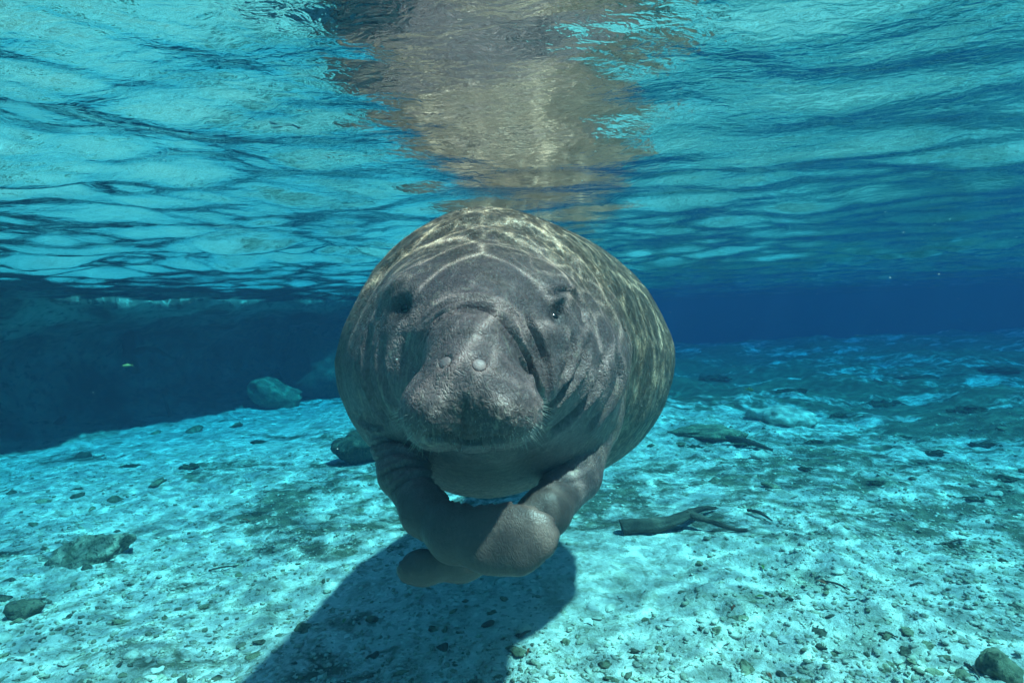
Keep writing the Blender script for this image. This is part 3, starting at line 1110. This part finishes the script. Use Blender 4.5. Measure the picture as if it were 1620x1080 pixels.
# shells
def shell_mesh():
    vs, fs = [], []
    nr, ns = 7, 15
    for i in range(nr + 1):
        r = i / nr
        for k in range(ns + 1):
            a = math.pi * (k / ns) * 1.15 - 0.08 * math.pi
            rr = r * (1 + 0.05 * math.cos(k * math.pi))
            vs.append((rr * math.cos(a), rr * math.sin(a) * 1.1 - 0.2, 0.38 * math.sqrt(max(0, 1 - (r * 0.98) ** 2)) * (0.4 + 0.6 * r) * 1.4 + 0.02 * math.cos(k * math.pi)))
    for i in range(nr):
        for k in range(ns):
            b = i * (ns + 1) + k
            fs.append((b, b + 1, b + ns + 2, b + ns + 1))
    n = len(vs)
    vs += [(x, y, z - 0.09) for x, y, z in vs]
    fs += [tuple(i + n for i in reversed(f)) for f in fs]
    me = bpy.data.meshes.new('shell')
    me.from_pydata(vs, [], fs)
    me.polygons.foreach_set('use_smooth', np.ones(len(me.polygons), dtype=bool))
    me.materials.append(M['shell'])
    return me


sm = shell_mesh()
for px, py, sz in ((940, 960, 13), (930, 985, 9), (1058, 988, 9), (1240, 1012, 11), (1142, 1018, 12), (250, 1060, 10), (118, 1062, 10), (30, 1045, 13), (405, 1030, 9), (980, 945, 6)):
    q = on_bed(px, py)
    s = sz / F * q.y
    put('shell', sm, q + Vector((0, 0, s * 0.1)), (s, s, s), (g.normal(0, .25), g.normal(0, .25), g.uniform(0, 6.28)), 'small white clam shell half ' + whereabouts(q, 'out on the open gravel bed'), 'shell', 'white shells on the bed')


# ------------------------------------------------------------------ branches and twigs
def tube_data(pts, radii, seg=10, seed=0, rough=0.26, ridge=0.0):
    pts = [np.array(p, float) for p in pts]
    sp, sr = [], []
    P = [2 * pts[0] - pts[1]] + pts + [2 * pts[-1] - pts[-2]]
    Rr = [radii[0]] + list(radii) + [radii[-1]]
    n = 7
    for i in range(1, len(P) - 2):
        for k in range(n):
            t = k / n
            p0, p1, p2, p3 = P[i - 1:i + 3]
            sp.append(0.5 * ((2 * p1) + (-p0 + p2) * t + (2 * p0 - 5 * p1 + 4 * p2 - p3) * t * t + (-p0 + 3 * p1 - 3 * p2 + p3) * t ** 3))
            sr.append(Rr[i] + (Rr[i + 1] - Rr[i]) * t)
    sp.append(P[-2]); sr.append(Rr[-2])
    vs, fs = [], []
    for i, (q, r) in enumerate(zip(sp, sr)):
        tg = Vector(sp[min(i + 1, len(sp) - 1)] - sp[max(i - 1, 0)]).normalized()
        a = tg.cross(Vector((0, 0, 1)))
        a = a.normalized() if a.length > 1e-3 else Vector((1, 0, 0))
        b = tg.cross(a)
        for k in range(seg):
            th = 2 * math.pi * k / seg
            rr = r * (1 + rough * (float(vnoise(q[0] * 16 + math.cos(th) * 1.2, q[1] * 16 + math.sin(th) * 1.2, q[2] * 16 + seed, seed)) + 0.6 * float(vnoise(q[0] * 60 + math.cos(th) * 3, q[1] * 60 + math.sin(th) * 3, q[2] * 60, seed + 5))))
            rr *= 1 + ridge * math.sin(5 * th + 2.0 * float(vnoise(q[0] * 9, q[1] * 9, th, seed + 2)))
            vs.append(tuple(Vector(q) + a * (rr * math.cos(th)) + b * (rr * math.sin(th))))
    m = len(sp)
    for i in range(m - 1):
        for k in range(seg):
            fs.append((i * seg + k, i * seg + (k + 1) % seg, (i + 1) * seg + (k + 1) % seg, (i + 1) * seg + k))
    fs.append(tuple(range(seg))[::-1])
    fs.append(tuple((m - 1) * seg + k for k in range(seg)))
    return vs, fs


def branch(name, parts, label, cat, group=None, mat='wood'):
    """parts: list of (part name, points, radii); a forked branch has its limbs as parts"""
    base = Vector(parts[0][1][0])
    if len(parts) == 1:
        vs, fs = tube_data(parts[0][1], parts[0][2], 8, 3)
        o = mesh_obj(name, [tuple(Vector(v) - base) for v in vs], fs, M[mat])
        o.location = base
        return tag(o, label, cat, group)
    root = empty(name, base)
    tag(root, label, cat, group)
    for i, (pn, pts, rad) in enumerate(parts):
        vs, fs = tube_data(pts, rad, 22, i, 0.26, 0.06)
        mesh_obj(pn, [tuple(Vector(v) - base) for v in vs], fs, M[mat], root)
    return root


D0 = on_bed(1090, 845).y
A = at(998, 822, D0 + 0.05); B = at(1050, 822, D0 + 0.05); C = at(1092, 812, D0 + 0.08)
E1 = at(1112, 804, D0 + 0.2); E2 = at(1132, 803, D0 + 0.3)
G1 = at(1125, 824, D0 + 0.02); G2 = at(1160, 836, D0 - 0.03); G3 = at(1182, 838, D0 - 0.04)
branch('log', [('trunk', [A - Vector((0.05, 0, 0.045)), A - Vector((0, 0, 0.035)), B - Vector((0, 0, 0.02)), C], [0.044, 0.041, 0.033, 0.025]), ('limb', [C - Vector((0.02, 0, 0)), E1, E2], [0.022, 0.014, 0.009]), ('limb', [C - Vector((0.02, 0, 0)), G1, G2, G3], [0.022, 0.014, 0.010, 0.008])],
       'dark forked log lying on the bright sand', 'log')
a, b = on_bed(1183, 812), on_bed(1222, 826)
branch('twig', [('twig', [a + Vector((0, 0, .02)), (a + b) / 2 + Vector((0, 0, .03)), b + Vector((0, 0, .01))], [0.008, 0.010, 0.004])], 'thin dark twig just beyond the forked log', 'twig')
a, b = on_bed(1150, 700), on_bed(1222, 718)
branch('branch', [('branch', [a + Vector((0, 0, .06)), (a + b) / 2 + Vector((0, 0, .06)), b + Vector((0, 0, .03))], [0.02, 0.024, 0.012])], 'dark straight branch lying on the far bed beside the ledge rocks', 'branch')
for k, (x1, y1, x2, y2) in enumerate(((1300, 920, 1345, 935), (1526, 1052, 1550, 1075), (1440, 928, 1462, 922), (1390, 1000, 1420, 1010), (330, 905, 375, 893), (1495, 862, 1530, 856), (820, 1010, 840, 1000))):
    a, b = on_bed(x1, y1), on_bed(x2, y2)
    branch('twig', [('twig', [a + Vector((0, 0, .008)), (a + b) / 2 + Vector((0.005, 0, .014)), b + Vector((0, 0, .008))], [0.0035, 0.0045, 0.002])], 'short thin twig lying among gravel on the bed', 'twig', 'short twigs on the bed')

# fallen branches against the dark bank
q = on_bed(55, 700)
branch('branch', [('stem', [q + Vector((-0.25, 0.1, 0.05)), q + Vector((0.05, 0.15, 0.10)), q + Vector((0.22, 0.2, 0.27))], [0.05, 0.045, 0.03]), ('limb', [q + Vector((0.05, 0.15, 0.1)), q + Vector((0.2, 0.1, 0.08)), q + Vector((0.30, 0.0, 0.02))], [0.03, 0.022, 0.012])],
       'crooked sunken branch at the foot of the dark bank', 'branch', mat='wood')
q = at(205, 560, 8.2)
branch('root', [('stem', [q + Vector((-0.15, 0.3, 0.35)), q, q + Vector((0.12, -0.05, -0.25))], [0.09, 0.075, 0.045]), ('limb', [q, q + Vector((0.3, -0.05, 0.06)), q + Vector((0.62, -0.02, -0.1))], [0.05, 0.035, 0.015])],
       'forked tree root hanging from the dark bank', 'root', mat='wood')
q = on_bed(262, 662)
branch('branch', [('branch', [q + Vector((0, 0.1, 0.02)), q + Vector((-0.03, 0.1, 0.18)), q + Vector((-0.07, 0.1, 0.33))], [0.025, 0.02, 0.012])], 'thin stick standing up before the dark bank', 'branch', mat='wood')


# ------------------------------------------------------------------ leaves
def leaf_mesh(mat):
    vs, fs = [], []
    n = 8
    for i in range(n + 1):
        t = i / n
        wd = 0.32 * math.sin(math.pi * t ** 0.8) + 0.01
        for s in (-1, 0, 1):
            vs.append(((t - 0.5) * 2, s * wd, 0.12 * abs(s) * math.sin(math.pi * t) + 0.10 * math.sin(t * 4)))
    for i in range(n):
        for k in (0, 1):
            b = i * 3 + k
            fs.append((b, b + 3, b + 4, b + 1))
    m = len(vs)
    vs += [(x, y, z - 0.02) for x, y, z in vs]
    fs += [tuple(i + m for i in reversed(f)) for f in fs]
    me = bpy.data.meshes.new('leaf')
    me.from_pydata(vs, [], fs)
    me.materials.append(mat)
    return me


lr, lg = leaf_mesh(M['leaf_red']), leaf_mesh(M['leaf_green'])
for px, py, sz in ((1300, 924, 9), (1217, 1073, 10), (1160, 960, 7), (836, 1034, 7), (390, 826, 9)):
    q = on_bed(px, py); s = sz / F * q.y
    put('leaf', lr, q + Vector((0, 0, 0.012)), (s, s, s), (g.normal(0, .2), g.normal(0, .2), g.uniform(0, 6.28)), 'reddish brown dead leaf lying on the bed', 'leaf', 'dead leaves on the bed')
for px, py, sz in ((1207, 900, 7), (1350, 950, 8), (1202, 946, 7), (545, 985, 8)):
    q = on_bed(px, py); s = sz / F * q.y
    put('leaf', lg, q + Vector((0, 0, 0.012)), (s, s, s), (g.normal(0, .2), g.normal(0, .2), g.uniform(0, 6.28)), 'green leaf scrap lying on the bed', 'leaf', 'green leaf scraps on the bed')
q = at(295, 200, 1.16)
put('leaf', lr, (q.x, q.y, -0.012), (0.009, 0.009, 0.009), (0.1, 0.1, 1.0), 'tiny orange leaf floating at the water surface', 'leaf')


# ------------------------------------------------------------------ little fish
def fish(loc, L, rz, label):
    root = empty('fish', loc)
    root.rotation_euler = (0, 0, rz)
    tag(root, label, 'fish')
    vs, fs = [], []
    n, seg = 12, 10
    for i in range(n + 1):
        t = i / n
        h = 0.17 * math.sin(math.pi * min(1, t * 0.93 + 0.03)) ** 0.75 * (1 - 0.35 * t) + 0.012
        for k in range(seg):
            a = 2 * math.pi * k / seg
            vs.append(((t - 0.5) * L, 0.55 * h * L * math.cos(a), h * L * math.sin(a)))
    for i in range(n):
        for k in range(seg):
            fs.append((i * seg + k, i * seg + (k + 1) % seg, (i + 1) * seg + (k + 1) % seg, (i + 1) * seg + k))
    fs.append(tuple(range(seg))[::-1]); fs.append(tuple(n * seg + k for k in range(seg)))
    mesh_obj('body', vs, fs, M['fish'], root)
    for name, poly in (('tail_fin', [(0.44, 0.0), (0.68, 0.17), (0.60, 0.0), (0.68, -0.17)]), ('dorsal_fin', [(-0.12, 0.13), (0.02, 0.24), (0.24, 0.18), (0.22, 0.08)])):
        v = [(x * L, s * 0.006 * L, z * L) for s in (-1, 1) for x, z in poly]
        f = [(0, 1, 2, 3), (7, 6, 5, 4), (0, 4, 5, 1), (1, 5, 6, 2), (2, 6, 7, 3), (3, 7, 4, 0)]
        mesh_obj(name, v, f, M['fish'], root, smooth=False)
    return root


fish(at(201, 578, 4.2), 0.06, 0.2, 'tiny yellow fish swimming before the dark bank')
fish(at(1186, 616, 5.0), 0.085, 1.9, 'small olive fish hovering above the ledge rocks')


# ------------------------------------------------------------------ gravel and specks
def scatter(name, n, size_fn, region, mat, label, seed, cat):
    g = np.random.default_rng(seed)
    bm = bmesh.new()
    bmesh.ops.create_icosphere(bm, subdivisions=1, radius=1.0)
    U = np.array([v.co[:] for v in bm.verts]); bm.verts.index_update()
    T = np.array([[v.index for v in f.verts] for f in bm.faces]); bm.free()
    P = region(g, n)
    n = len(P)
    S = size_fn(g, n)
    nv = len(U)
    jit = 1 + 0.35 * g.normal(size=(n, nv, 1))
    sc3 = S[:, None, None] * np.stack([g.uniform(.7, 1.5, n), g.uniform(.7, 1.3, n), g.uniform(.35, .8, n)], 1)[:, None, :]
    v = U[None] * np.clip(jit, 0.45, 1.6) * sc3
    a = g.uniform(0, 6.283, n)
    c, s = np.cos(a)[:, None], np.sin(a)[:, None]
    vx = v[..., 0] * c - v[..., 1] * s
    vy = v[..., 0] * s + v[..., 1] * c
    W = np.stack([vx, vy, v[..., 2]], 2) + P[:, None, :]
    Fc = (T[None] + (np.arange(n) * nv)[:, None, None]).reshape(-1, 3)
    o = mesh_obj(name, W.reshape(-1, 3), Fc, mat, smooth=False)
    tag(o, label, cat, kind='stuff')


def bed_region(y0, y1, seed, thr):
    def f(g, n):
        y = y0 + (y1 - y0) * g.random(n * 4) ** 1.7
        x = (g.random(n * 4) * 2 - 1) * (0.95 * y + 0.2)
        dn = fbm(x * 1.5 + seed, y * 1.5, 0, seed, 3)
        clear = np.exp(-(((x - 0.45) / 0.55) ** 2 + ((y - 2.9) / 0.55) ** 2))
        ok = (dn + 0.35 * g.normal(size=len(x)) - clear > thr) & (x > -5.0)
        x, y = x[ok][:n], y[ok][:n]
        return np.stack([x, y, bed_z(x, y) + 0.002], 1)
    return f


scatter('gravel', 8000, lambda g, n: 0.0035 + 0.011 * g.random(n) ** 3, bed_region(1.7, 6.0, 3, 0.05), M['silt_olive'], 'fine olive gravel strewn over the bed', 101, 'gravel')
scatter('gravel', 2600, lambda g, n: 0.003 + 0.010 * g.random(n) ** 3, bed_region(1.7, 6.5, 8, 0.15), M['silt_dark'], 'fine dark gravel and litter strewn over the bed', 102, 'gravel')
scatter('gravel', 7000, lambda g, n: 0.003 + 0.011 * g.random(n) ** 3, bed_region(1.7, 5.0, 5, 0.0), M['pale'], 'fine pale gravel strewn over the bed', 103, 'gravel')


def speck_region(g, n):
    y = 0.7 + 5.0 * g.random(n)
    x = (g.random(n) * 2 - 1) * 0.85 * y
    z = -0.12 - 1.1 * g.random(n)
    P = np.stack([x, y, z], 1)
    return P[manatee_sdf(x, y, z) > 0.05]


scatter('suspended_specks', 260, lambda g, n: 0.0006 + 0.0012 * g.random(n) ** 2, speck_region, M['speck'], 'pale specks drifting in the water', 104, 'specks')

# ------------------------------------------------------------------ the water's body
x0, x1, y0, y1, z0, z1 = -26, 32, -7.5, 47, -5.6, 0.30
hv = [(x, y, z) for x in (x0, x1) for y in (y0, y1) for z in (z0, z1)]
hf = [(0, 1, 3, 2), (4, 6, 7, 5), (0, 4, 5, 1), (2, 3, 7, 6), (0, 2, 6, 4), (1, 5, 7, 3)]
hz = mesh_obj('haze', hv, hf, M['haze'], smooth=False)
tag(hz, 'blue green water haze filling the spring', 'haze', kind='stuff')
